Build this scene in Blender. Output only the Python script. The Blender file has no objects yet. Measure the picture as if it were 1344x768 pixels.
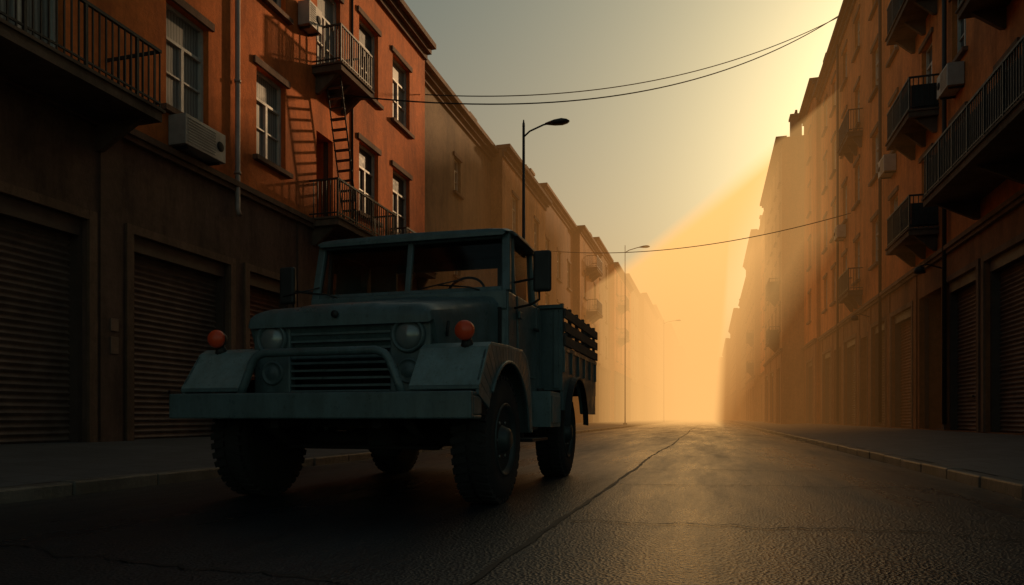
import bpy, bmesh, math, random
from mathutils import Vector, Matrix
random.seed(7)
S = bpy.context.scene
S.view_settings.view_transform='Standard'; S.view_settings.look='None'; S.view_settings.exposure=0
COL = S.collection

# ------------------------------------------------------------------ materials
def newmat(name):
    m=bpy.data.materials.new(name); m.use_nodes=True
    nt=m.node_tree; b=nt.nodes['Principled BSDF']
    return m,nt,b
def coords(nt,scale=(1,1,1)):
    tc=nt.nodes.new('ShaderNodeTexCoord'); mp=nt.nodes.new('ShaderNodeMapping')
    mp.inputs['Scale'].default_value=scale
    nt.links.new(tc.outputs['Object'],mp.inputs['Vector']); return mp.outputs['Vector']
def noise(nt,vec,scale,detail=6,rough=.6):
    n=nt.nodes.new('ShaderNodeTexNoise'); n.inputs['Scale'].default_value=scale
    n.inputs['Detail'].default_value=detail; n.inputs['Roughness'].default_value=rough
    nt.links.new(vec,n.inputs['Vector']); return n.outputs['Fac']
def ramp(nt,fac,stops):
    r=nt.nodes.new('ShaderNodeValToRGB'); e=r.color_ramp.elements
    e[0].position=stops[0][0]; e[0].color=(*stops[0][1],1)
    e[1].position=stops[-1][0]; e[1].color=(*stops[-1][1],1)
    for p,c in stops[1:-1]:
        k=e.new(p); k.color=(*c,1)
    nt.links.new(fac,r.inputs['Fac']); return r.outputs['Color']
def mul(nt,a,b,fac=1):
    m=nt.nodes.new('ShaderNodeMix'); m.data_type='RGBA'; m.blend_type='MULTIPLY'
    m.inputs['Factor'].default_value=fac
    nt.links.new(a,m.inputs[6]); nt.links.new(b,m.inputs[7]); return m.outputs[2]
def bump(nt,b,h,strength,dist=.02):
    n=nt.nodes.new('ShaderNodeBump'); n.inputs['Strength'].default_value=strength
    n.inputs['Distance'].default_value=dist
    nt.links.new(h,n.inputs['Height']); nt.links.new(n.outputs['Normal'],b.inputs['Normal'])
def sc(c,k): return tuple(min(1,x*k) for x in c)
def plaster(name,c,rough=.9,dirt=.35):
    m,nt,b=newmat(name)
    v=coords(nt); vs=coords(nt,(1,1,.22))
    base=ramp(nt,noise(nt,v,.5,6,.65),[(.3,sc(c,.68)),(.5,c),(.7,sc(c,1.2))])
    st=ramp(nt,noise(nt,vs,1.1,5,.75),[(.38,(1-dirt,)*3),(.56,(1,1,1))])
    fine=ramp(nt,noise(nt,v,7,5,.75),[(.3,(.72,.72,.72)),(.65,(1,1,1))])
    nt.links.new(mul(nt,mul(nt,base,st),fine),b.inputs['Base Color'])
    b.inputs['Roughness'].default_value=rough
    b.inputs['Specular IOR Level'].default_value=.25
    bump(nt,b,noise(nt,v,16,5,.75),.45,.025)
    return m
def paint(name,c,rough=.45,metal=0,var=.25,bs=.05,scale=3.,spec=.5):
    m,nt,b=newmat(name); v=coords(nt)
    nt.links.new(ramp(nt,noise(nt,v,scale,5,.65),[(.3,sc(c,1-var)),(.65,sc(c,1+var*.4))]),b.inputs['Base Color'])
    r=nt.nodes.new('ShaderNodeMapRange'); r.inputs[3].default_value=max(.05,rough-.12); r.inputs[4].default_value=min(1,rough+.2)
    nt.links.new(noise(nt,v,7,3),r.inputs[0]); nt.links.new(r.outputs[0],b.inputs['Roughness'])
    b.inputs['Metallic'].default_value=metal; b.inputs['Specular IOR Level'].default_value=spec
    if bs: bump(nt,b,noise(nt,v,40,2),bs,.005)
    return m
def truckpaint(name,c):
    m,nt,b=newmat(name); v=coords(nt); vs=coords(nt,(2.5,2.5,.5))
    a=ramp(nt,noise(nt,v,2.2,6,.7),[(.3,sc(c,.78)),(.65,sc(c,1.1))])
    d=ramp(nt,noise(nt,vs,3.5,6,.75),[(.36,(.76,.74,.70)),(.58,(1,1,1))])
    s=ramp(nt,noise(nt,v,24,3,.7),[(.3,(.7,.68,.65)),(.42,(1,1,1))])
    nt.links.new(mul(nt,mul(nt,a,d),s),b.inputs['Base Color'])
    r=nt.nodes.new('ShaderNodeMapRange'); r.inputs[1].default_value=.35; r.inputs[2].default_value=.65; r.inputs[3].default_value=.26; r.inputs[4].default_value=.55
    nt.links.new(noise(nt,v,5,5,.7),r.inputs[0]); nt.links.new(r.outputs[0],b.inputs['Roughness'])
    bump(nt,b,noise(nt,v,9,3),.08,.01)
    return m
def asphalt():
    m,nt,b=newmat('asphalt'); v=coords(nt); vs=coords(nt,(1,.12,1))
    a=ramp(nt,noise(nt,v,.35,6,.6),[(.3,(.021,.027,.034)),(.7,(.04,.047,.056))])
    g=ramp(nt,noise(nt,v,55,3,.6),[(.35,(.4,.4,.4)),(.62,(1.0,1.0,1.0))])
    t=ramp(nt,noise(nt,vs,1.2,5,.6),[(.35,(.6,.6,.6)),(.6,(1,1,1))])
    nt.links.new(mul(nt,mul(nt,a,g),t),b.inputs['Base Color'])
    r=nt.nodes.new('ShaderNodeMapRange'); r.inputs[1].default_value=.32; r.inputs[2].default_value=.68
    r.inputs[3].default_value=.17; r.inputs[4].default_value=.5
    nt.links.new(noise(nt,vs,.9,7,.7),r.inputs[0]); nt.links.new(r.outputs[0],b.inputs['Roughness'])
    b.inputs['Specular IOR Level'].default_value=.6
    vo=nt.nodes.new('ShaderNodeTexVoronoi'); vo.inputs['Scale'].default_value=60
    nt.links.new(v,vo.inputs['Vector'])
    ad=nt.nodes.new('ShaderNodeMath'); ad.operation='MULTIPLY_ADD'; ad.inputs[1].default_value=.7
    nt.links.new(vo.outputs['Distance'],ad.inputs[0]); nt.links.new(noise(nt,v,5,8,.75),ad.inputs[2])
    bump(nt,b,ad.outputs[0],.7,.011)
    return m
def paving(name,c):
    m,nt,b=newmat(name); v=coords(nt)
    br=nt.nodes.new('ShaderNodeTexBrick'); br.inputs['Scale'].default_value=1
    br.inputs['Brick Width'].default_value=.6; br.inputs['Row Height'].default_value=.6
    br.inputs['Mortar Size'].default_value=.012
    br.inputs['Color1'].default_value=(*c,1); br.inputs['Color2'].default_value=(*sc(c,.8),1)
    br.inputs['Mortar'].default_value=(*sc(c,.35),1)
    nt.links.new(v,br.inputs['Vector'])
    n=ramp(nt,noise(nt,v,1.5,6,.7),[(.3,(.6,.6,.6)),(.7,(1,1,1))])
    nt.links.new(mul(nt,br.outputs['Color'],n),b.inputs['Base Color'])
    b.inputs['Roughness'].default_value=.6
    bump(nt,b,noise(nt,v,18,4,.7),.4,.01)
    return m
def curtain(name,c):
    m,nt,b=newmat(name)
    w=nt.nodes.new('ShaderNodeTexWave'); w.inputs['Scale'].default_value=4; w.inputs['Distortion'].default_value=2
    w.bands_direction='Y'
    nt.links.new(coords(nt),w.inputs['Vector'])
    nt.links.new(ramp(nt,w.outputs['Fac'],[(.1,sc(c,.55)),(.9,c)]),b.inputs['Base Color'])
    b.inputs['Roughness'].default_value=.5; b.inputs['Specular IOR Level'].default_value=.2
    return m
def glassy():
    m=bpy.data.materials.new('clear_glass'); m.use_nodes=True; nt=m.node_tree; nt.nodes.clear()
    o=nt.nodes.new('ShaderNodeOutputMaterial'); t=nt.nodes.new('ShaderNodeBsdfTransparent'); g=nt.nodes.new('ShaderNodeBsdfGlossy')
    t.inputs[0].default_value=(.62,.62,.6,1); g.inputs['Roughness'].default_value=.06
    f=nt.nodes.new('ShaderNodeFresnel'); f.inputs[0].default_value=1.35
    x=nt.nodes.new('ShaderNodeMixShader')
    nt.links.new(f.outputs[0],x.inputs[0]); nt.links.new(t.outputs[0],x.inputs[1]); nt.links.new(g.outputs[0],x.inputs[2])
    nt.links.new(x.outputs[0],o.inputs[0]); return m

M={}
M['orange']=plaster('orange_plaster',(.66,.18,.042))
M['orange2']=plaster('ochre_plaster',(.60,.21,.06))
M['tan']=plaster('tan_plaster',(.26,.18,.11))
M['tan2']=plaster('sand_plaster',(.40,.21,.095))
M['brown']=plaster('brown_plaster',(.22,.11,.06))
M['base']=plaster('ground_floor_render',(.15,.09,.065),dirt=.4)
M['baseR']=plaster('ground_floor_render_red',(.27,.115,.05),dirt=.4)
M['trim']=plaster('cornice_stone',(.2,.12,.08))
M['frame']=paint('window_frame_paint',(.45,.45,.42),.5)
M['wood']=paint('dark_wood_paint',(.07,.045,.035),.6)
M['glass']=paint('window_glass',(.06,.07,.075),.5,0,.3,0,3,.18)
M['curtain']=curtain('curtained_glass',(.27,.275,.26))
M['iron']=paint('wrought_iron',(.03,.028,.027),.55,.3)
M['shutter']=paint('shutter_steel',(.17,.115,.09),.55,.2,.4)
M['shutter2']=paint('shutter_rust',(.2,.085,.05),.6,.1,.4)
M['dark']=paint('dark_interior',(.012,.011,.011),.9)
M['concrete']=plaster('balcony_concrete',(.16,.11,.08))
M['roof']=paint('roof_felt',(.07,.06,.055),.9)
M['pipe']=paint('downpipe_zinc',(.35,.28,.25),.5,.2)
M['ac']=paint('ac_casing',(.36,.33,.3),.5)
M['asphalt']=asphalt()
M['pave']=paving('pavement_slabs',(.11,.115,.125))
M['kerb']=plaster('kerb_stone',(.2,.18,.16),.4)
M['tar']=paint('tar_seam',(.01,.01,.011),.6,0,.3)
M['soil']=paint('ground_soil',(.08,.07,.06),.9)
M['teal']=truckpaint('truck_paint',(.088,.142,.158))
M['teal2']=truckpaint('truck_paint_worn',(.17,.25,.265))
M['tdark']=paint('truck_black_steel',(.025,.027,.028),.5,.3)
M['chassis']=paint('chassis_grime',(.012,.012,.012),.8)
M['rubber']=paint('tyre_rubber',(.018,.018,.019),.8,0,.3,.3)
M['rim']=paint('rim_steel',(.045,.062,.066),.5,.4)
M['lens']=paint('headlight_lens',(.22,.26,.27),.1,.3,.2,0)
M['chrome']=paint('dull_chrome',(.2,.22,.22),.3,.8)
M['amber']=paint('amber_lens',(.75,.075,.018),.35,0,.15,0)
M['cglass']=glassy()
M['seat']=paint('seat_vinyl',(.04,.035,.03),.6)
M['bedwood']=paint('bed_boards',(.075,.06,.055),.7)
M['lamp']=paint('lamp_steel',(.045,.045,.045),.5,.4)
M['wire']=paint('cable_rubber',(.015,.015,.015),.6)

# ------------------------------------------------------------------ mesh builder
class MB:
    def __init__(s): s.v=[];s.f=[];s.m=[];s.mats=[];s.sm=[]
    def mi(s,k):
        if k not in s.mats: s.mats.append(k)
        return s.mats.index(k)
    def face(s,pts,k,smooth=False):
        n=len(s.v); s.v+= [tuple(p) for p in pts]; s.f.append(tuple(range(n,n+len(pts)))); s.m.append(s.mi(k)); s.sm.append(smooth)
    def hexa(s,p,k):
        n=len(s.v); s.v+=[tuple(q) for q in p]
        for f in ((0,3,2,1),(4,5,6,7),(0,1,5,4),(1,2,6,5),(2,3,7,6),(3,0,4,7)):
            s.f.append(tuple(n+i for i in f)); s.m.append(s.mi(k)); s.sm.append(False)
    def box(s,x0,x1,y0,y1,z0,z1,k):
        if x0>x1:x0,x1=x1,x0
        if y0>y1:y0,y1=y1,y0
        s.hexa([(x0,y0,z0),(x1,y0,z0),(x1,y1,z0),(x0,y1,z0),(x0,y0,z1),(x1,y0,z1),(x1,y1,z1),(x0,y1,z1)],k)
    def rings(s,rings,k,cap=True,smooth=True,closed=True):
        n=len(s.v); L=len(rings[0]); mi=s.mi(k)
        for r in rings: s.v+=[tuple(p) for p in r]
        for i in range(len(rings)-1):
            for j in range(L if closed else L-1):
                a=n+i*L+j; b=n+i*L+(j+1)%L
                s.f.append((a,b,b+L,a+L)); s.m.append(mi); s.sm.append(smooth)
        if cap:
            s.f.append(tuple(n+j for j in range(L))[::-1]); s.m.append(mi); s.sm.append(False)
            s.f.append(tuple(n+(len(rings)-1)*L+j for j in range(L))); s.m.append(mi); s.sm.append(False)
    def tube(s,path,r,k,n=8):
        path=[Vector(p) for p in path]; rs=r if isinstance(r,(list,tuple)) else [r]*len(path)
        R=[]
        for i,p in enumerate(path):
            t=(path[min(i+1,len(path)-1)]-path[max(i-1,0)]).normalized()
            ref=Vector((0,0,1)) if abs(t.z)<.95 else Vector((0,1,0))
            if i==0: u=t.cross(ref).normalized()
            else: u=(u-t*u.dot(t)).normalized()
            w=t.cross(u)
            R.append([p+(u*math.cos(a)+w*math.sin(a))*rs[i] for a in [2*math.pi*j/n for j in range(n)]])
        s.rings(R,k)
    def lathe(s,c,axis,prof,k,n=32):
        c=Vector(c); ax=Vector(axis).normalized(); ref=Vector((0,0,1)) if abs(ax.z)<.9 else Vector((1,0,0))
        u=ax.cross(ref).normalized(); w=ax.cross(u)
        s.rings([[c+ax*a+(u*math.cos(t)+w*math.sin(t))*max(r,.0005) for t in [2*math.pi*j/n for j in range(n)]] for a,r in prof],k)
    def build(s,name,parent=None,bevel=0,seg=2):
        me=bpy.data.meshes.new(name); me.from_pydata(s.v,[],s.f)
        for k in s.mats: me.materials.append(M[k])
        me.polygons.foreach_set('material_index',s.m); me.polygons.foreach_set('use_smooth',s.sm)
        bm=bmesh.new(); bm.from_mesh(me); bmesh.ops.recalc_face_normals(bm,faces=bm.faces); bm.to_mesh(me); bm.free()
        o=bpy.data.objects.new(name,me); COL.objects.link(o)
        if parent:
            o.parent=parent; o.matrix_parent_inverse=parent.matrix_basis.inverted()
        if bevel:
            b=o.modifiers.new('bevel','BEVEL'); b.width=bevel; b.segments=seg; b.limit_method='ANGLE'; b.angle_limit=math.radians(35); b.harden_normals=False
        return o
def empty(name,loc=(0,0,0)):
    e=bpy.data.objects.new(name,None); e.location=loc; COL.objects.link(e); e.empty_display_size=.5
    e.matrix_basis=Matrix.Translation(loc); return e

# ------------------------------------------------------------------ buildings
def building(name,side,X,y0,y1,H,wallk,basek,ops,base=.2,course=5.5,depth=12,baseH=5.5,trim=True,extra=None):
    s=side
    root=empty(name,(X,(y0+y1)/2,0))
    P=lambda u,z,n:(X+s*n,u,z)
    W=MB(); Wn=MB(); D=MB(); T=MB()
    def nb(mb,u0,u1,z0,z1,n0,n1,k): mb.box(X+s*n0,X+s*n1,u0,u1,z0,z1,k)
    us=sorted(set([y0,y1]+[o[0] for o in ops]+[o[1] for o in ops]))
    zs=sorted(set([-.2,baseH,H]+[o[2] for o in ops]+[o[3] for o in ops]))
    for i in range(len(us)-1):
        for j in range(len(zs)-1):
            um=(us[i]+us[i+1])/2; zm=(zs[j]+zs[j+1])/2
            if any(o[0]<um<o[1] and o[2]<zm<o[3] for o in ops): continue
            W.face([P(us[i],zs[j],0),P(us[i+1],zs[j],0),P(us[i+1],zs[j+1],0),P(us[i],zs[j+1],0)],basek if zm<baseH else wallk)
    for u in (y0,y1): W.face([P(u,-.2,0),P(u,-.2,-depth),P(u,H,-depth),P(u,H,0)],wallk)
    W.face([P(y0,-.2,-depth),P(y1,-.2,-depth),P(y1,H,-depth),P(y0,H,-depth)],wallk)
    W.face([P(y0,H,0),P(y1,H,0),P(y1,H,-depth),P(y0,H,-depth)],'roof')
    for (a,b,c,d,t) in ops:
        k=wallk if c>baseH else basek; r=.22 if t in('window','wcurt','french') else .3
        if t=='dark': r=1.2
        W.face([P(a,c,0),P(a,d,0),P(a,d,-r),P(a,c,-r)],k); W.face([P(b,c,0),P(b,d,0),P(b,d,-r),P(b,c,-r)],k)
        W.face([P(a,d,0),P(b,d,0),P(b,d,-r),P(a,d,-r)],k); W.face([P(a,c,0),P(b,c,0),P(b,c,-r),P(a,c,-r)],k)
        if t in('window','wcurt','french'):
            pk='glass' if t=='window' else 'curtain'
            Wn.face([P(a,c,-r+.02),P(b,c,-r+.02),P(b,d,-r+.02),P(a,d,-r+.02)],pk)
            w=.07
            nb(Wn,a,a+w,c,d,-r+.02,-r+.09,'frame'); nb(Wn,b-w,b,c,d,-r+.02,-r+.09,'frame')
            nb(Wn,a+w,b-w,c,c+w,-r+.02,-r+.088,'frame'); nb(Wn,a+w,b-w,d-w,d,-r+.02,-r+.088,'frame')
            m=(a+b)/2; tz=c+(d-c)*(.68 if t!='french' else .78)
            nb(Wn,m-.035,m+.035,c+w,tz-.03,-r+.02,-r+.084,'frame'); nb(Wn,a+w,b-w,tz-.03,tz+.03,-r+.02,-r+.086,'frame')
            if t!='french' : nb(Wn,a+w,b-w,c+(d-c)*.36,c+(d-c)*.36+.035,-r+.02,-r+.07,'frame')
            if t!='french': nb(T,a-.14,b+.14,c-.11,c-.003,-.05,.13,'trim')
            nb(T,a-.12,b+.12,d+.003,d+.16,-.02,.06,'trim')
        elif t in('shutter','shutter2'):
            prof=[];z=c
            while z<d-.05:
                prof+= [(z,-r+.0),(z+.05,-r+.045),(z+.09,-r+.0)]; z+=.11
            for q in range(len(prof)-1):
                D.face([P(a,prof[q][0],prof[q][1]),P(b,prof[q][0],prof[q][1]),P(b,prof[q+1][0],prof[q+1][1]),P(a,prof[q+1][0],prof[q+1][1])],t)
            D.face([P(a,prof[-1][0],-r),P(b,prof[-1][0],-r),P(b,d,-r),P(a,d,-r)],t)
            nb(D,a,a+.09,c,d,-r-.02,-.1,'wood'); nb(D,b-.09,b,c,d,-r-.02,-.1,'wood'); nb(D,a+.09,b-.09,d-.28,d,-r-.02,-.06,'wood')
            nb(D,(a+b)/2-.15,(a+b)/2+.15,c+.9,c+.95,-r+.03,-r+.08,'iron')
            nb(T,a-.16,a-.003,c,d+.16,-.02,.05,'trim'); nb(T,b+.003,b+.16,c,d+.16,-.02,.05,'trim'); nb(T,a-.003,b+.003,d+.003,d+.157,-.02,.047,'trim')
        elif t=='door':
            nb(D,a,b,c,d-.7,-r-.05,-r,'wood'); m=(a+b)/2
            Wn.face([P(a,d-.7,-r),P(b,d-.7,-r),P(b,d,-r),P(a,d,-r)],'glass')
            nb(D,a,b,d-.76,d-.68,-r,-r+.07,'wood'); nb(D,m-.03,m+.03,c,d-.76,-r,-r+.05,'wood')
            for (p,q) in ((a+.12,m-.12),(m+.12,b-.12)):
                if q-p>.1:
                    nb(D,p,q,c+.25,c+1.1,-r,-r+.03,'wood'); nb(D,p,q,c+1.3,d-.95,-r,-r+.03,'wood')
            nb(T,a-.14,a-.003,c,d+.14,-.02,.04,'trim'); nb(T,b+.003,b+.14,c,d+.14,-.02,.04,'trim')
        elif t=='dark':
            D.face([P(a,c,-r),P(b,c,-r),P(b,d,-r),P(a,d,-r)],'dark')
            nb(D,a,a+.08,c,d,-.25,-.15,'wood'); nb(D,b-.08,b,c,d,-.25,-.15,'wood')
    if trim:
        nb(T,y0,y1,course,course+.1,-.02,.10,'trim'); nb(T,y0,y1,course+.1,course+.22,-.02,.16,'trim')
        nb(T,y0-.02,y1+.02,H-.5,H-.3,-.02,.1,'trim'); nb(T,y0-.05,y1+.05,H-.3,H-.12,-.02,.25,'trim'); nb(T,y0-.08,y1+.08,H-.12,H+.06,-.3,.42,'trim')
        gs=sorted([(o[0],o[1]) for o in ops if o[2]<1]); last=y0
        for (a,b) in gs+[(y1,y1)]:
            if a-last>.75: nb(T,last+.24,a-.24,-.1,course-.003,-.02,.035,basek)
            last=b
    W.build('walls',root); 
    if Wn.v: Wn.build('windows',root)
    if D.v: D.build('doors_and_shutters',root)
    if T.v: T.build('trim',root)
    return root,P,nb

def balcony(root,X,s,y0,y1,z,depth,rh=1.0,name='balcony',solid=False,brackets=True):
    b=MB(); x1=X+s*depth
    b.box(X,x1,y0,y1,z,z+.16,'concrete'); b.box(X,x1+s*.04,y0-.04,y1+.04,z+.16,z+.21,'concrete')
    if brackets:
        for y in (y0+.2,(y0+y1)/2,y1-.2):
            b.hexa([(X,y-.05,z-.45),(X+s*.1,y-.05,z-.45),(X+s*.1,y+.05,z-.45),(X,y+.05,z-.45),
                        (X,y-.05,z),(x1-s*.2,y-.05,z),(x1-s*.2,y+.05,z),(X,y+.05,z)],'concrete')
    zt=z+.21+rh
    b.build(name+'_slab',root)
    r=MB(); xi=x1-s*.03
    r.box(xi-.025,xi+.025,y0,y1,zt-.05,zt,'iron'); r.box(xi-.015,xi+.015,y0,y1,z+.3,z+.33,'iron')
    for y in (y0,y1-.04):
        r.box(X,xi-s*.025,y,y+.04,zt-.05,zt-.002,'iron'); r.box(X,xi-s*.015,y,y+.03,z+.3,z+.33,'iron')
    n=int((y1-y0)/.12)
    for i in range(n+1):
        y=y0+.02+(y1-y0-.04)*i/n; w=.011 if i%8 else .022
        r.box(xi-w,xi+w,y-w,y+w,z+.2,zt-.04,'iron')
    n=int(depth/.12)
    for i in range(1,n):
        x=X+s*depth*i/n
        for y in (y0+.02,y1-.02): r.box(x-.011,x+.011,y-.011,y+.011,z+.2,zt-.04,'iron')
    if solid:
        r.box(xi-s*.03,xi-s*.04,y0+.03,y1-.03,z+.25,zt-.25,'iron'); 
        for y in (y0+.045,y1-.055): r.box(X,xi-s*.05,y,y+.01,z+.25,zt-.25,'iron')
    r.build(name+'_railing',root)

def acunit(root,X,s,y0,y1,z0,z1,d=.42):
    a=MB(); a.box(X+s*.02,X+s*d,y0,y1,z0,z1,'ac')
    for i in range(9):
        z=z0+.07+i*(z1-z0-.14)/8; a.box(X+s*d,X+s*(d+.015),y0+.05,y1-.3,z-.012,z+.012,'frame')
    a.lathe((X+s*d,y1-.17,(z0+z1)/2),(s,0,0),[(0,.1),(.02,.1),(.02,.02)],'dark',16)
    a.box(X,X+s*(d-.05),y0+.1,y0+.14,z0-.05,z0,'iron'); a.box(X,X+s*(d-.05),y1-.14,y1-.1,z0-.05,z0,'iron')
    a.build('air_conditioner',root,.01,1)

# ---- left near orange apartment block
XL=-10.0
ops=[(-9,-4,.3,4,'shutter'),(-2.5,2.5,.3,4,'shutter'),(4.6,9.35,.28,4.0,'shutter'),(10.3,12.95,.28,4.0,'shutter'),(13.6,15.3,.28,4.0,'shutter2'),
     (16.2,17.2,.28,3.2,'door'),(18,20.4,.28,4.0,'shutter'),(21,23,.28,4,'shutter2')]
for (a,b) in ((-8,-6.8),(-5,-3.8),(-1.6,-.4),(1.5,2.7),(4.6,5.8)):
    for z in (6.7,10.5): ops.append((a,b,z,z+2.1,'window'))
ops+=[(7.6,8.9,5.9,8.5,'french'),(7.6,8.9,9.75,12.3,'french'),
      (11.12,12.3,6.65,8.75,'wcurt'),(13.9,15.05,6.7,8.8,'wcurt'),(11.12,12.3,10.5,12.7,'wcurt'),(13.9,15.05,10.5,12.7,'window'),
      (16.45,17.3,5.91,8.3,'dark'),(16.5,17.7,9.95,12.4,'wcurt'),
      (18.8,20.05,6.8,8.95,'window'),(21.1,22.45,6.8,8.95,'window'),(18.8,20.05,10.5,12.7,'window'),(21.1,22.45,10.5,12.7,'wcurt')]
root,P,nb=building('orange_apartment_building',1,XL,-12,23.8,14.25,'orange','base',ops,.3,5.62,12,5.62)
balcony(root,XL,1,4.4,9.75,5.66,1.15,1.0,'long_balcony')
balcony(root,XL,1,16.25,18.0,9.7,.85,1.0,'upper_balcony')
balcony(root,XL,1,16.1,19.6,5.66,.85,1.0,'fire_escape_landing')
balcony(root,XL,1,20.9,23.4,5.66,.6,1.0,'small_balcony')
acunit(root,XL,1,11.15,12.3,5.92,6.5)
acunit(root,XL,1,15.55,16.15,10.6,11.2,.35)
l=MB()
a0=Vector((-9.35,16.55,9.7)); a1=Vector((-9.35,17.55,5.9))
for dx in (0,.42): l.tube([a0+Vector((-dx,0,1)),a0+Vector((-dx,0,0)),a1+Vector((-dx,0,0))],.022,'iron',6)
for i in range(15):
    p=a0.lerp(a1,i/15); l.box(p.x-.42,p.x,p.y-.06,p.y+.06,p.z-.015,p.z+.015,'iron')
l.build('fire_escape_ladder',root)
d=MB(); d.tube([(-9.9,13.1,14.0),(-9.9,13.1,5.25),(-9.85,13.1,5.1)],.055,'pipe',10)
for z in (6,8,10,12,13.6): d.lathe((-9.9,13.1,z),(0,0,1),[(0,.075),(.06,.075)],'pipe',10)
d.tube([(-9.96,12.9,5.85),(-9.96,12.2,5.75),(-9.96,11.9,5.9)],.012,'wire',5)
d.tube([(-9.97,18.35,13.9),(-9.97,18.35,6.0)],.03,'iron',6)
d.build('downpipe',root)
p=MB(); p.box(-10,-9.945,9.78,9.95,2.2,2.42,'shutter'); p.box(-10,-9.945,9.78,9.95,1.8,2.1,'shutter'); p.build('notice_plates',root,.005,1)

# ---- other buildings
def gridops(y0,y1,H,base,step=2.6,w=1.15,first=6.8,fh=3.6,wh=2.0,gstep=4.2,gtop=4.1,doorset=('shutter','door','dark','shutter2')):
    o=[]; n=max(1,int((y1-y0-.8)/step)); st=(y1-y0)/n
    for i in range(n):
        c=y0+st*(i+.5); z=first
        while z+wh<H-.7:
            o.append((c-w/2,c+w/2,z,z+wh,random.choice(('window','window','wcurt')))); z+=fh
    n=max(1,int((y1-y0-.5)/gstep)); st=(y1-y0)/n
    for i in range(n):
        c=y0+st*(i+.5); t=random.choice(doorset); ww=gstep*.32 if t!='door' else .8
        o.append((c-ww,c+ww,base-.02,gtop,t))
    return o
def chim(root,x,y,z,h=1.6,w=.9,dd=.7):
    c=MB(); c.box(x-dd/2,x+dd/2,y-w/2,y+w/2,z-.2,z+h,'trim'); c.box(x-dd/2-.08,x+dd/2+.08,y-w/2-.08,y+w/2+.08,z+h,z+h+.15,'trim')
    for k in (-.25,.05,.3): c.lathe((x,y+k*w,z+h+.15),(0,0,1),[(0,.1),(.35,.08)],'roof',8)
    c.build('chimney',root)
def parapet_rail(root,X,s,y0,y1,z):
    r=MB(); x=X-s*.3
    r.tube([(x,y0,z+.9),(x,y1,z+.9)],.03,'iron',5); r.tube([(x,y0,z+.5),(x,y1,z+.5)],.02,'iron',5)
    for i in range(5):
        y=y0+(y1-y0)*i/4; r.tube([(x,y,z),(x,y,z+.9)],.025,'iron',5)
    r.build('roof_railing',root)
left=[(23.85,33.4,-10.5,14.0,'tan'),(33.45,43,-9.9,14.2,'tan2'),(43.05,54,-10.2,15.4,'brown'),(54.05,64,-9.7,15.6,'tan2'),(64.05,74,-10.1,17.2,'tan'),
      (74.05,90,-9.6,17.0,'orange2'),(90.05,108,-10.2,19.0,'tan'),(108.05,135,-9.5,19.6,'tan2'),(135.05,170,-10,22,'tan'),(170.05,215,-9,23,'brown'),(215.05,270,-8,22,'tan'),(270.05,330,-6.5,20,'tan2')]
for i,(a,b,X,H,k) in enumerate(left):
    r,P,nb=building('apartment_building',1,X,a,b,H,k,'base',gridops(a,b,H,.28,3.1 if i else 4.4,1.1 if i else .8,wh=2.0 if i else 1.5),.3,5.4,12,5.4)
    if i<8:
        chim(r,X-1.0,b-.9,H,1.3+.3*(i%2)); chim(r,X-5,(a+b)/2,H,1.5)
    if i in (1,2,4): parapet_rail(r,X,1,b-4.5,b-.5,H)
    if i in (3,5):
        balcony(r,X,1,a+3,a+6,9.2,.9); balcony(r,X,1,a+3,a+6,12.8,.9)
XR=6.5
ops=[(8.5,11.5,.34,4.5,'shutter'),(12.5,15.3,.34,4.5,'door'),(16.0,19.6,.34,4.5,'shutter'),(20.1,22.6,.34,4.5,'shutter'),(23.0,25.2,.34,4.5,'dark'),(26.0,28.7,.34,4.4,'shutter2'),(29.6,31.9,.34,4.4,'shutter'),
     (32.8,34.2,.34,4.2,'door'),(35.2,38.0,.34,4.4,'shutter'),(39,41.2,.34,4.3,'dark'),(42,44.8,.34,4.4,'shutter2')]
for z in (6.9,10.4,13.9,17.3):
    for y in (9,12,15.3,18.3,21.5,24.4,28.4,31.4,35.0,38.0,41.2,44.0):
        hh=1.9 if z<17 else 1.7
        ops.append((y-.55,y+.55,z,z+hh,'wcurt' if (int(y*3+z)%4==0) else 'window'))
root,P,nb=building('apartment_building',-1,XR,7,46,20.3,'orange2','baseR',ops,.36,5.3,12,5.3)
balcony(root,XR,-1,14.2,20.2,6.1,1.2,1.1,'long_balcony',True)
balcony(root,XR,-1,14.2,18.6,10.0,.9,1.0,'long_balcony_upper',True)
for z in (6.1,9.6,13.1): balcony(root,XR,-1,23.2,25.9,z,.8,1.0,'balcony',True)
for z in (6.1,13.1): balcony(root,XR,-1,33.8,36.2,z,.6,1.0,'balcony',False)
for (y,z) in ((21.0,9.5),(21.0,13.0),(28,9.6),(37.6,9.6)): acunit(root,XR,-1,y,y+.9,z,z+.6)
d=MB()
for y in (22.3,30.0,39.3): d.tube([(6.38,y,19.9),(6.38,y,.5)],.06,'iron',8)
d.build('downpipes',root)
d=MB()
for (y,z) in ((22.85,5.0),(32.3,4.9)):
    d.tube([(6.5,y,z),(6.1,y,z+.15),(5.9,y,z+.1)],.02,'iron',6); d.lathe((5.9,y,z+.1),(0,0,-1),[(0,.04),(.05,.13),(.2,.16),(.22,.05)],'iron',12)
d.build('wall_lamps',root)
chim(root,8,30,20.3,1.8); chim(root,8,44,20.3,1.8)
right=[(46.05,52,6.3,21.3,'orange2'),(52.05,68,4.9,20.2,'tan2'),(68.05,84,5.6,21,'orange2'),(84.05,104,5.0,22,'tan2'),(104.05,130,5.4,20.5,'tan'),
       (130.05,165,4.6,20,'tan2'),(165.05,210,4,18.5,'tan'),(210.05,260,3.2,18,'brown'),(260.05,330,1.5,16,'tan2')]
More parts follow.
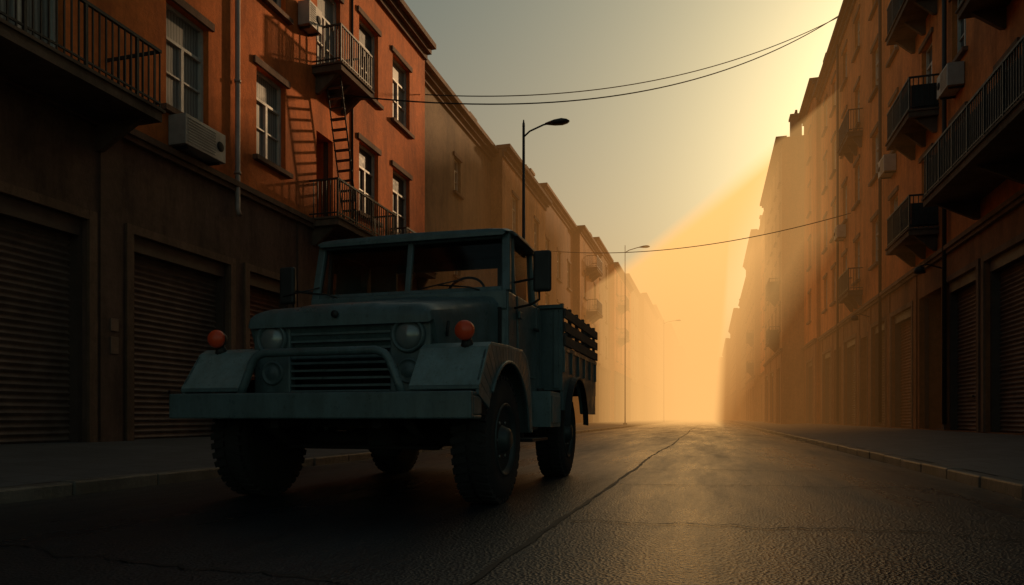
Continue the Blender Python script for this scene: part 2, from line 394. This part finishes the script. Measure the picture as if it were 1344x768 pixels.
for i,(a,b,X,H,k) in enumerate(right):
    r,P,nb=building('apartment_building',-1,X,a,b,H,k,'baseR',gridops(a,b,H,.33,2.9,1.1,6.9,3.5,1.9,4.2,4.3),.33,5.3,6 if i in (0,) else (7 if i in (1,2,3) else 12),5.3)
    if i<6: chim(r,X+1,a+1,H,1.6); chim(r,X+4,b-3,H,1.6)
    if i in (1,3):
        for z in (6.1,9.6): balcony(r,X,-1,a+2,a+5,z,.7,1.0,'balcony',True)
# unseen towers added behind the right row to shade parts of the left facades
for (a,b,dp) in ((47,69,6),(88,106,3.5)):
    building('sun_blocker_tower',-1,12.8,a,b,35,'tan','base',gridops(a,b,35,.3,3.2,1.2),.3,5.4,dp,5.4)
# street end
for (x,w,H,k) in ((-22,16,22,'tan'),(-6,13,17,'brown'),(7,12,19,'tan2'),(20,16,22,'tan')):
    building('distant_building',1,x+w,340+abs(x)*.3,355+abs(x)*.3,H,k,'base',[],.3,5,w-.1,5.4)

# ------------------------------------------------------------------ ground, road, pavements
g=MB(); g.face([(-1500,-600,-.01),(1500,-600,-.01),(1500,2500,-.01),(-1500,2500,-.01)],'soil'); g.build('ground')
g=MB(); 
g.face([(-5.5,-30,0.0),(2.6,-30,0.0),(2.6,500,0.0),(-5.5,500,0.0)],'asphalt'); g.build('road')
def sidewalk(x0,x1,z0,z1):
    g=MB(); g.face([(x0,-30,z0),(x1,-30,z1),(x1,400,z1),(x0,400,z0)],'pave'); g.build('pavement')
sidewalk(-5.68,-12,.118,.36); sidewalk(2.78,8.0,.118,.40)
for (x0,x1) in ((-5.68,-5.5),(2.6,2.78)):
    k=MB(); y=-12
    while y<140:
        L=1.0 if y<60 else 4.0; dz=random.uniform(-.006,.006); dx=random.uniform(-.006,.006)
        k.box(x0+dx,x1+dx,y+.006,y+L-.006,-.05,.12+dz,'kerb'); y+=L
    k.box(x0,x1,140,400,-.05,.12,'kerb')
    k.build('kerb',None,.018,2)
c=MB()
def ribbon(pts,w,z=.005):
    for i in range(len(pts)-1):
        (ax,ay),(bx,by)=pts[i],pts[i+1]; dx,dy=bx-ax,by-ay; L=math.hypot(dx,dy) or 1; ww=w*random.uniform(.5,1.3); nx,ny=-dy/L*ww/2,dx/L*ww/2
        c.face([(ax+nx,ay+ny,z),(ax-nx,ay-ny,z),(bx-nx,by-ny,z),(bx+nx,by+ny,z)],'tar')
def wander(p,q,n,j):
    out=[]; off=0
    for i in range(n+1):
        t=i/n; off+=random.uniform(-j,j); off*=.93
        x=p[0]+(q[0]-p[0])*t; y=p[1]+(q[1]-p[1])*t
        if abs(q[0]-p[0])>abs(q[1]-p[1]): y+=off
        else: x+=off
        out.append((x,y))
    return out
ribbon(wander((-.95,.5),(-.9,120),400,.02),.035)
for y in (4.6,7.4,9.5,12.5,16,20,25,31,38,47): ribbon(wander((-.9,y),(2.55,y+random.uniform(-.9,.9)),60,.06),.022,.009)
for y in (3.2,10.8,14,22,28): ribbon(wander((-5.4,y),(-.9,y+random.uniform(-.8,.8)),60,.06),.02,.009)
c.build('road_cracks')

# ------------------------------------------------------------------ street lamps and cables
def lamp(x,y,h,arm=1.0,zb=.13,k=1.0):
    r=empty('street_lamp',(x,y,zb)); b=MB()
    b.tube([(x,y,zb-.05),(x,y,zb+1.0),(x,y,h)],[.1*k,.075*k,.045*k],'lamp',12); b.lathe((x,y,zb-.02),(0,0,1),[(0,.17),(.1,.17),(.16,.12)],'lamp',16)
    b.tube([(x,y,h-.45),(x+arm*.25,y,h-.28),(x+arm*.8,y,h-.12),(x+arm,y,h-.1)],.03,'lamp',8)
    b.tube([(x,y,h-.1),(x,y,h+.12)],[.05*k,.02],'lamp',8)
    b.build('pole',r)
    hd=MB(); c0=Vector((x+arm,y,h-.1)); R=[]
    for t,w,hh in ((-.12,.04,.03),(0,.08,.06),(.2,.15,.1),(.45,.17,.12),(.62,.12,.08),(.7,.03,.03)):
        R.append([c0+Vector((t,math.cos(a)*w,math.sin(a)*hh*(1 if math.sin(a)>0 else .7))) for a in [2*math.pi*j/14 for j in range(14)]])
    hd.rings(R,'lamp'); hd.build('lamp_head',r)
    return r
lamp(-5.95,22.6,10.5,.85); lamp(-6.3,55,14.0,1.2,k=.5); lamp(-5.95,98,14,1.6,k=.5)
def cable(name,a,b,sag,r=.02,n=40):
    m=MB(); a=Vector(a); b=Vector(b)
    m.tube([a.lerp(b,i/n)-Vector((0,0,4*sag*(i/n)*(1-i/n))) for i in range(n+1)],r,'wire',5); m.build(name)
cable('overhead_cable',(6.3,37.4,20.4),(-9.9,23.6,12.4),1.25,.02)
cable('overhead_cable',(6.3,37.2,20.4),(-9.9,17.0,9.5),1.75,.022)
cable('overhead_cable',(6.4,36.0,10.3),(-10,42,11.0),.8,.022)

# ------------------------------------------------------------------ truck
TX,TY=-2.82,4.55
truck=empty('military_pickup_truck',(TX,TY,0))
class TB(MB):
    def build(s,name,bevel=0,seg=2):
        s.v=[(x+TX,y+TY,z) for x,y,z in s.v]; return MB.build(s,name,truck,bevel,seg)
b=TB(); b.box(-1.25,1.25,0,.05,.69,.885,'teal'); b.box(-1.25,1.25,.05,.24,.855,.885,'teal'); b.box(-1.25,1.25,.05,.24,.69,.72,'teal')
b.box(-1.25,-1.22,.05,.24,.72,.855,'teal');b.box(1.22,1.25,.05,.24,.72,.855,'teal')
b.build('front_bumper',.012)
b=TB(); b.tube([(-.68,.12,.88),(-.65,.12,.95),(-.58,.12,1.12),(-.54,.12,1.17),(-.47,.12,1.195),(.47,.12,1.195),(.54,.12,1.17),(.58,.12,1.12),(.65,.12,.95),(.68,.12,.88)],.032,'teal',12)
b.build('brush_guard')
b=TB(); yf=.42
b.box(-.78,-.44,yf,yf+.08,.88,1.5,'teal'); b.box(.44,.78,yf,yf+.08,.88,1.5,'teal'); b.box(-.44,.44,yf,yf+.08,1.46,1.5,'teal')
b.box(-.44,.44,yf,yf+.08,1.165,1.215,'teal'); b.box(-.44,.44,yf,yf+.08,.88,.92,'teal'); b.build('radiator_panel',.014)
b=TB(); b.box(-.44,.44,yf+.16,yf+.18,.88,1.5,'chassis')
for z in [1.25+i*.06 for i in range(4)]+[.955+i*.06 for i in range(4)]:
    b.hexa([(-.44,yf+.01,z-.009),(.44,yf+.01,z-.009),(.44,yf+.06,z+.0),(-.44,yf+.06,z+.0),(-.44,yf+.01,z+.009),(.44,yf+.01,z+.009),(.44,yf+.06,z+.014),(-.44,yf+.06,z+.014)],'teal')
b.build('grille_slats')
for s in (-1,1):
    b=TB(); c0=(s*.6,yf,1.335)
    b.lathe(c0,(0,-1,0),[(-.02,.14),(.02,.14),(.04,.128),(.03,.112),(.0,.108)],'teal',32)
    b.build('headlight_ring')
    b=TB(); b.lathe(c0,(0,-1,0),[(-.01,.11),(.012,.11),(.03,.08),(.04,.04),(.043,.001)],'lens',32); b.build('headlight')
    b=TB(); b.lathe((s*.6,yf,1.06),(0,-1,0),[(-.02,.1),(.01,.1),(.02,.085),(.0,.08),(.02,.05),(.03,.001)],'teal',20); b.build('marker_light')
b=TB(); R=[]
for (y,w,zs,zt) in ((.37,.78,1.45,1.49),(.375,.80,1.46,1.535),(.41,.81,1.48,1.575),(.55,.82,1.5,1.612),(.85,.85,1.55,1.665),(1.15,.88,1.61,1.725),(1.5,.93,1.68,1.795),(1.74,.97,1.74,1.86)):
    sec=[(-w,y,1.12 if y>.45 else zs-.03),(-w,y,zs-.02),(-w+.015,y,zs+.04),(-w+.06,y,zt-.03),(-w+.14,y,zt-.008),(-.36,y,zt),(-.32,y,zt+.014),(0,y,zt+.018)]
    sec+= [(-p[0],p[1],p[2]) for p in sec[-2::-1]]
    R.append(sec)
b.rings(R,'teal',True,True); b.build('hood',.008,2)
b=TB()
for s in (-1,1):
    b.tube([(s*.835,.62,1.34),(s*.85,.62,1.46)],.012,'tdark',6)
b.lathe((0,.36,1.51),(0,-1,0),[(0,.03),(.015,.03),(.02,.001)],'tdark',12)
b.build('hood_latches')
WY,WR=.95,.52
def fender(s):
    x0,x1=s*.72,s*1.26
    prof=[(.14,.93),(.36,1.225),(.44,1.265),(.9,1.285),(1.36,1.285),(1.50,1.23),(1.60,1.10),(1.66,.85),(1.70,.56)]
    b=TB()
    inn=[(.175,.93),(.385,1.2),(.45,1.237),(.9,1.257),(1.35,1.257),(1.475,1.21),(1.575,1.09),(1.63,.85),(1.67,.56)]
    for i in range(len(prof)-1):
        (ya,za),(yb,zb)=prof[i],prof[i+1]; (ia,ja),(ib,jb)=inn[i],inn[i+1]
        b.hexa([(x0,ia,ja),(x1,ia,ja),(x1,ib,jb),(x0,ib,jb),(x0,ya,za),(x1,ya,za),(x1,yb,zb),(x0,yb,zb)],'teal2')
    N=26; A=[];O=[]
    for i in range(N+1):
        a=math.radians(172-i*(172-2)/N); r=.60
        A.append((WY+r*math.cos(a),WR+.03+r*math.sin(a)))
    def hit(a):
        dy,dz=math.cos(a),math.sin(a); best=None
        P2=[(.14,.60)]+prof
        for i in range(len(P2)-1):
            (ya,za),(yb,zb)=P2[i],P2[i+1]; ey,ez=yb-ya,zb-za; den=dy*ez-dz*ey
            if abs(den)<1e-9: continue
            t=((ya-WY)*ez-(za-WR-.03)*ey)/den; u=((ya-WY)*dz-(za-WR-.03)*dy)/den
            if t>0 and -.001<=u<=1.001: best=t if best is None else min(best,t)
        return best
    for i in range(N+1):
        a=math.radians(172-i*(170)/N); t=hit(a) or .62; t=max(t,.602); O.append((WY+t*math.cos(a),WR+.03+t*math.sin(a)))
    for i in range(N):
        q=[A[i],A[i+1],O[i+1],O[i]]
        if all(p[1]<.92 and p[0]<WY for p in q): continue
        b.hexa([(x1-s*.03,*p) for p in q]+[(x1-s*.002,*p) for p in q],'teal')
    b.tube([(x1-s*.0,*p) for p in A[4:]],.016,'teal',6)
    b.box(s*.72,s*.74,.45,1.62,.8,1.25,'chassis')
    b.box(x0,x1,.14,.17,.90,.93,'teal')
    b.build('front_fender',.006,2)
    b=TB(); c0=Vector((s*1.08,.36,1.345))
    b.tube([c0+Vector((0,.05,-.14)),c0+Vector((0,.03,-.04))],[.06,.03],'tdark',12)
    b.lathe(c0,(0,-1,0),[(-.05,.03),(-.045,.06),(0,.074),(.01,.074)],'tdark',20); b.build('signal_housing')
    b=TB(); b.lathe(c0,(0,-1,0),[(.008,.076),(.03,.074),(.05,.062),(.066,.036),(.072,.001)],'amber',24); b.build('signal_light')
fender(1); fender(-1)
HW=1.05
b=TB()
for s in (-1,1):
    b.hexa([(s*.95,1.62,.56),(s*HW,1.62,.56),(s*HW,1.98,.56),(s*.95,1.98,.56),(s*.90,1.66,1.86),(s*(HW-.02),1.70,1.88),(s*(HW-.02),1.98,1.88),(s*.90,1.98,1.88)],'teal')
    b.box(s*.97,s*(HW),2.72,2.86,.95,1.88,'teal')
    b.box(s*.97,s*(HW-.01),1.98,2.86,.56,.70,'teal')
b.box(-1.02,1.02,1.66,1.80,1.70,1.885,'teal')
b.box(-1.02,1.02,2.80,2.86,.95,1.9,'teal')
b.box(-1.0,1.0,1.7,2.8,.68,.72,'chassis')
b.box(-.98,.98,1.62,1.66,.7,1.72,'chassis')
b.build('cab_body',.015)
b=TB()
for s in (-1,1):
    b.hexa([(s*(HW-.03),1.985,.71),(s*(HW+.012),1.985,.71),(s*(HW+.012),2.715,.9),(s*(HW-.03),2.715,.9),(s*(HW-.05),1.985,1.875),(s*(HW-.008),1.985,1.875),(s*(HW-.008),2.715,1.875),(s*(HW-.05),2.715,1.875)],'teal')
    b.box(s*(HW+.01),s*(HW+.045),2.52,2.66,1.60,1.63,'tdark')
    for z in (1.0,1.65): b.box(s*(HW),s*(HW+.03),1.94,2.02,z,z+.07,'teal')
    b.box(s*(HW+.0),s*(HW+.018),2.08,2.62,1.1,1.12,'teal')
b.build('doors',.012)
def bar(b,p,q,wx,wy,k='teal'):
    p=Vector(p);q=Vector(q)
    b.hexa([(p.x-wx,p.y-wy,p.z),(p.x+wx,p.y-wy,p.z),(p.x+wx,p.y+wy,p.z),(p.x-wx,p.y+wy,p.z),(q.x-wx,q.y-wy,q.z),(q.x+wx,q.y-wy,q.z),(q.x+wx,q.y+wy,q.z),(q.x-wx,q.y+wy,q.z)],k)
b=TB(); yb,yt=1.74,1.84; zb,zt=1.885,2.45
for s in (-1,1):
    bar(b,(s*1.0,yb,zb),(s*.97,yt,zt),.04,.035)
    bar(b,(s*1.0,1.99,zb),(s*.975,2.0,zt),.02,.03)
    bar(b,(s*1.0,2.78,zb),(s*.96,2.76,zt),.04,.07)
bar(b,(0,yb,zb),(0,yt,zt),.03,.03)
b.hexa([(-.96,yb-.03,zb),(.96,yb-.03,zb),(.96,yb+.03,zb),(-.96,yb+.03,zb),(-.96,yb-.02,zb+.045),(.96,yb-.02,zb+.045),(.96,yb+.04,zb+.045),(-.96,yb+.04,zb+.045)],'teal')
b.box(-.93,.93,yt-.04,yt+.02,zt-.05,zt-.002,'teal')
b.box(-.92,-.6,2.75,2.80,zb,zt,'teal'); b.box(.6,.92,2.75,2.80,zb,zt,'teal'); b.box(-.6,.6,2.75,2.80,2.33,zt,'teal'); b.box(-.6,.6,2.75,2.80,zb,2.05,'teal')
b.build('window_pillars',.012)
b=TB(); R=[]
for (y,w,z) in ((1.74,.96,2.445),(1.76,1.0,2.485),(1.84,1.03,2.505),(2.3,1.035,2.53),(2.75,1.02,2.51),(2.86,.98,2.47),(2.88,.95,2.445)):
    sec=[(-w,y,2.44),(-w,y,z-.035),(-w+.05,y,z-.012),(-w+.2,y,z),(0,y,z+.012),(w-.2,y,z),(w-.05,y,z-.012),(w,y,z-.035),(w,y,2.44)]
    R.append(sec)
b.rings(R,'teal',True,True)
for s in (-1,1): b.box(s*1.03,s*1.06,1.9,2.8,2.435,2.455,'teal')
b.build('cab_roof',.006)
b=TB()
b.face([(-.96,yb+.005,zb+.02),(-.03,yb+.005,zb+.02),(-.03,yt,zt-.02),(-.93,yt,zt-.02)],'cglass'); b.face([(.96,yb+.005,zb+.02),(.03,yb+.005,zb+.02),(.03,yt,zt-.02),(.93,yt,zt-.02)],'cglass')
for s in (-1,1): b.face([(s*1.0,2.0,zb),(s*1.0,2.72,zb),(s*.97,2.7,zt),(s*.97,2.02,zt)],'cglass')
b.build('cab_glass')
b=TB()
for s in (-1,1):
    b.tube([(s*.75,yb-.05,zb+.01),(s*.75-.1,yb-.065,zb+.04),(s*.75-.42,yb-.035,zb+.08)],.008,'tdark',5)
    b.tube([(s*.75-.62,yb-.03,zb+.05),(s*.75-.2,yb-.03,zb+.12)],.007,'tdark',5)
b.build('wipers')
b=TB()
for x in (-.5,.5):
    b.box(x-.3,x+.3,2.15,2.62,1.2,1.38,'seat'); b.box(x-.3,x+.3,2.58,2.72,1.38,1.98,'seat')
b.box(-.95,.95,1.82,1.95,1.6,1.86,'seat'); b.box(-.93,.93,1.9,2.74,2.425,2.437,'seat')
n=24; b.tube([(.48+.2*math.cos(2*math.pi*i/n),2.06+.08*math.sin(2*math.pi*i/n),1.93+.18*math.sin(2*math.pi*i/n)) for i in range(n+1)],.014,'tdark',6)
b.tube([(.48,2.06,1.93),(.48,1.9,1.75)],.02,'tdark',6)
b.build('cab_interior',.005)
for s in (-1,1):
    b=TB(); mx=s*1.34
    b.box(mx-.085,mx+.085,1.72,1.78,1.86,2.24,'tdark'); b.build('side_mirror',.025,3)
    b=TB(); b.tube([(s*1.04,1.86,1.98),(s*1.2,1.8,1.99),(s*1.29,1.79,2.0)],.011,'tdark',6); b.tube([(s*1.30,1.79,1.87),(s*1.30,1.80,1.80),(s*1.22,1.82,1.76),(s*1.04,1.88,1.74)],.011,'tdark',6); b.build('mirror_arm')
b=TB(); y0,y1=3.02,5.36; X1=1.27
b.box(-X1+.03,X1-.03,y0+.03,y1-.03,1.12,1.17,'bedwood')
b.box(-X1,X1,y0,y0+.03,1.0,1.9,'teal')
for x in [-1.2+i*.2 for i in range(13)]: b.box(x-.025,x+.025,y0-.025,y0-.001,1.02,1.88,'teal')
b.box(-X1-.01,X1+.01,y0-.035,y0+.04,1.9,1.94,'teal')
b.box(-X1,X1,y1-.03,y1,1.0,1.5,'teal')
RY=3.72
for s in (-1,1):
    xo=s*X1; xi=s*(X1-.035)
    N=48
    for i in range(N):
        ya=y0+.03+(y1-y0-.06)*i/N; yb2=y0+.03+(y1-y0-.06)*(i+1)/N
        def low(y):
            d=abs(y-RY)
            return max(.78 if y<RY else .74,(.55+math.sqrt(max(0,.6**2-d*d))) if d<.6 else 0)
        la,lb=low(ya),low(yb2); la=min(la,1.15); lb=min(lb,1.15)
        b.hexa([(xi,ya,la),(xo,ya,la),(xo,yb2,lb),(xi,yb2,lb),(xi,ya,1.44),(xo,ya,1.44),(xo,yb2,1.44),(xi,yb2,1.44)],'teal')
    arc=[(RY+.61*math.cos(t),.55+.61*math.sin(t)) for t in [math.radians(175-i*170/20) for i in range(21)]]
    for i in range(20):
        (a1,c1),(a2,c2)=arc[i],arc[i+1]
        b.hexa([(xo,a1,c1),(xo+s*.07,a1,c1-.01),(xo+s*.07,a2,c2-.01),(xo,a2,c2),(xo,a1,c1+.025),(xo+s*.07,a1,c1+.012),(xo+s*.07,a2,c2+.012),(xo,a2,c2+.025)],'tdark')
    b.box(xi-s*.002,xo+s*.015,y0+.03,y1,1.44,1.49,'teal')
    for y in [y0+.06+i*(y1-y0-.15)/5 for i in range(6)]:
        b.box(xi,xo,y-.03,y+.03,1.49,1.96,'bedwood'); b.box(xo,xo+s*.02,y-.025,y+.025,1.2,1.44,'teal')
    for z in (1.55,1.70,1.85): b.box(xo+s*.003,xo+s*.028,y0+.03,y1,z-.05,z+.055,'bedwood')
for x in (-1.0,-.35,.35,1.0): b.box(x-.03,x+.03,y1-.03,y1+.0,1.5,1.96,'bedwood')
for z in (1.57,1.72,1.87): b.box(-X1,X1,y1-.055,y1-.032,z-.045,z+.045,'bedwood')
b.build('cargo_bed',.006,1)
b=TB(); b.box(.9,1.25,2.5,3.0,.60,.97,'teal2'); b.box(1.25,1.262,2.54,2.96,.64,.93,'teal2'); b.box(-1.25,-.9,2.5,3.0,.6,.97,'teal2')
b.lathe((1.08,2.72,.97),(0,0,1),[(0,.05),(.04,.05)],'tdark',12); b.build('fuel_tank',.02)
b=TB(); b.box(.95,1.24,1.78,2.42,.47,.5,'tdark'); b.box(-1.24,-.95,1.78,2.42,.47,.5,'tdark')
for s in (-1,1):
    for y in (1.85,2.35): b.box(s*.6,s*1.0,y-.02,y+.02,.5,.56,'tdark')
b.build('side_steps',.006)
b=TB()
for s in (-1,1):
    b.box(s*.4,s*.47,.2,5.2,.62,.78,'chassis')
    for wy in (WY,RY):
        b.tube([(s*.62,wy-.6,.66),(s*.62,wy-.3,.52),(s*.62,wy,.46),(s*.62,wy+.3,.52),(s*.62,wy+.6,.66)],.035,'chassis',6)
    b.tube([(s*.55,WY+.1,.45),(s*.6,WY+.2,.9)],.035,'chassis',8)
for wy in (WY,RY):
    b.tube([(-1.0,wy,.52),(1.0,wy,.52)],.06,'chassis',12)
    b.lathe((.15 if wy==WY else 0,wy-.16,.52),(0,1,0),[(0,.08),(.06,.15),(.16,.18),(.26,.14),(.36,.05)],'chassis',16)
b.box(-.35,.35,.6,1.6,.62,1.1,'chassis'); b.box(-.25,.25,1.6,2.5,.5,.7,'chassis'); b.tube([(0,2.4,.58),(0,RY,.52)],.04,'chassis',8)
b.tube([(-.7,WY-.15,.45),(.7,WY-.15,.45)],.02,'chassis',6)
b.tube([(-.7,2.0,.55),(-.7,4.9,.5)],.04,'chassis',8)
b.box(-1.2,1.2,.3,.5,.72,.9,'chassis')
b.box(-.1,.1,4.9,5.3,.6,.7,'chassis')
b.build('chassis')
def wheel(x,y,s,name):
    b=TB(); c0=(x,y,WR); w=.15
    b.lathe(c0,(s,0,0),[(-w,.30),(-w,.33),(-w-.01,.42),(-w+.015,.485),(-w+.05,.505),(w-.05,.505),(w-.015,.485),(w+.01,.42),(w,.33),(w,.30),(w-.03,.28)],'rubber',48)
    n=40
    for i in range(n):
        for row,(a,bb) in enumerate(((-w+.015,-.015),(.015,w-.015))):
            t=2*math.pi*(i+.5*row)/n; dt=.62*math.pi/n
            q=[]
            for (rr) in (.485,.522):
                for (ax,tt) in ((a,t-dt),(bb,t-dt+.05*(1 if row else -1)),(bb,t+dt+.05*(1 if row else -1)),(a,t+dt)):
                    q.append((x+s*ax,y+rr*math.cos(tt),WR+rr*math.sin(tt)))
            b.hexa(q,'rubber')
    b.build(name+'_tyre')
    b=TB()
    b.lathe(c0,(s,0,0),[(w-.10,.29),(w+.005,.30),(w+.012,.285),(w-.02,.265),(w-.06,.24),(w-.07,.15),(w-.05,.13),(w+.0,.10),(w+.03,.09),(w+.045,.06),(w+.045,.001)],'rim',36)
    for i in range(6):
        t=2*math.pi*i/6; b.lathe((x+s*(w-.055),y+.115*math.cos(t)*1.35,WR+.115*math.sin(t)*1.35),(s,0,0),[(0,.014),(.03,.014),(.035,.006)],'chrome',6)
        t+=.5; b.lathe((x+s*(w-.075),y+.205*math.cos(t),WR+.205*math.sin(t)),(s,0,0),[(0,.03),(.012,.03),(.012,.022)],'chassis',10)
    b.build(name+'_rim')
wheel(1.07,WY,1,'front_wheel'); wheel(-1.07,WY,-1,'front_wheel'); wheel(1.05,RY,1,'rear_wheel'); wheel(-1.05,RY,-1,'rear_wheel')

# ------------------------------------------------------------------ haze volumes, glowing by their own emission
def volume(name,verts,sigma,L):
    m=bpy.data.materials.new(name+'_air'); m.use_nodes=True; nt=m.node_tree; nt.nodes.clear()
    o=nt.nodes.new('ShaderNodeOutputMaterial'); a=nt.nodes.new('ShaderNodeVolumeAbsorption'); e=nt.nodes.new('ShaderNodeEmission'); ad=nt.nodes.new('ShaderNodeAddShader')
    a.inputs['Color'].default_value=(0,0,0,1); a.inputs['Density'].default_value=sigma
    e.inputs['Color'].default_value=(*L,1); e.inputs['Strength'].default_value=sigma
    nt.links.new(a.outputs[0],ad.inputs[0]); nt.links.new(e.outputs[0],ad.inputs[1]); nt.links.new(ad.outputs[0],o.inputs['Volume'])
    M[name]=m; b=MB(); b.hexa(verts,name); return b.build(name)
volume('glowing_street_haze',[(-40,24,-.4),(12,24,-.4),(12,450,-.4),(-40,450,-.4),(-40,24,19),(12,24,19),(12,450,19),(-40,450,19)],.009,(.52,.21,.05))  # warm veil put in as emission and absorption, no sun scattering
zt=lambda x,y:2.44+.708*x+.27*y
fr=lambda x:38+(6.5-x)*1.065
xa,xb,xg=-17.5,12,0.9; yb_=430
volume('glowing_shaft_haze',[(xa,fr(xa),-.3),(xg,fr(xg),-.3),(xg,yb_,-.3),(xa,yb_,-.3),
    (xa,fr(xa),zt(xa,fr(xa))),(xb,fr(xb),zt(xb,fr(xb))),(xb,yb_,zt(xb,yb_)),(xa,yb_,zt(xa,yb_))],.0175,(1.5,.82,.26))  # light shaft built as a self-glowing wedge, its edges shaped like the beam

# ------------------------------------------------------------------ sky, sun
w=bpy.data.worlds.new('World'); S.world=w; w.use_nodes=True; nt=w.node_tree
bg=nt.nodes['Background']; sk=nt.nodes.new('ShaderNodeTexSky'); sk.sky_type='NISHITA'; sk.sun_disc=False
EL,AZ=19.4,22.0
sk.sun_elevation=math.radians(EL); sk.sun_rotation=math.radians(AZ); sk.air_density=1.0; sk.dust_density=2.5; sk.ozone_density=1.0
mx=nt.nodes.new('ShaderNodeMix'); mx.data_type='RGBA'; mx.blend_type='MULTIPLY'; mx.inputs['Factor'].default_value=1
mx.inputs[7].default_value=(1,.94,.60,1)
nt.links.new(sk.outputs[0],mx.inputs[6]); nt.links.new(mx.outputs[2],bg.inputs['Color']); bg.inputs['Strength'].default_value=.072
sd=bpy.data.lights.new('sun','SUN'); sd.energy=3.6; sd.angle=math.radians(1.6); sd.color=(1,.62,.32)
so=bpy.data.objects.new('sun',sd); COL.objects.link(so)
dirv=Vector((math.sin(math.radians(AZ))*math.cos(math.radians(EL)),math.cos(math.radians(AZ))*math.cos(math.radians(EL)),math.sin(math.radians(EL))))
so.rotation_euler=dirv.to_track_quat('Z','Y').to_euler(); so.location=(20,60,60)

# ------------------------------------------------------------------ camera
cd=bpy.data.cameras.new('camera'); cam=bpy.data.objects.new('camera',cd); COL.objects.link(cam)
cam.location=(0,0,.7); cam.rotation_euler=(math.radians(90),0,math.radians(15.7))
cd.sensor_width=36; cd.lens=24.64; cd.shift_y=.122; cd.clip_end=5000; cd.clip_start=.05
S.camera=cam
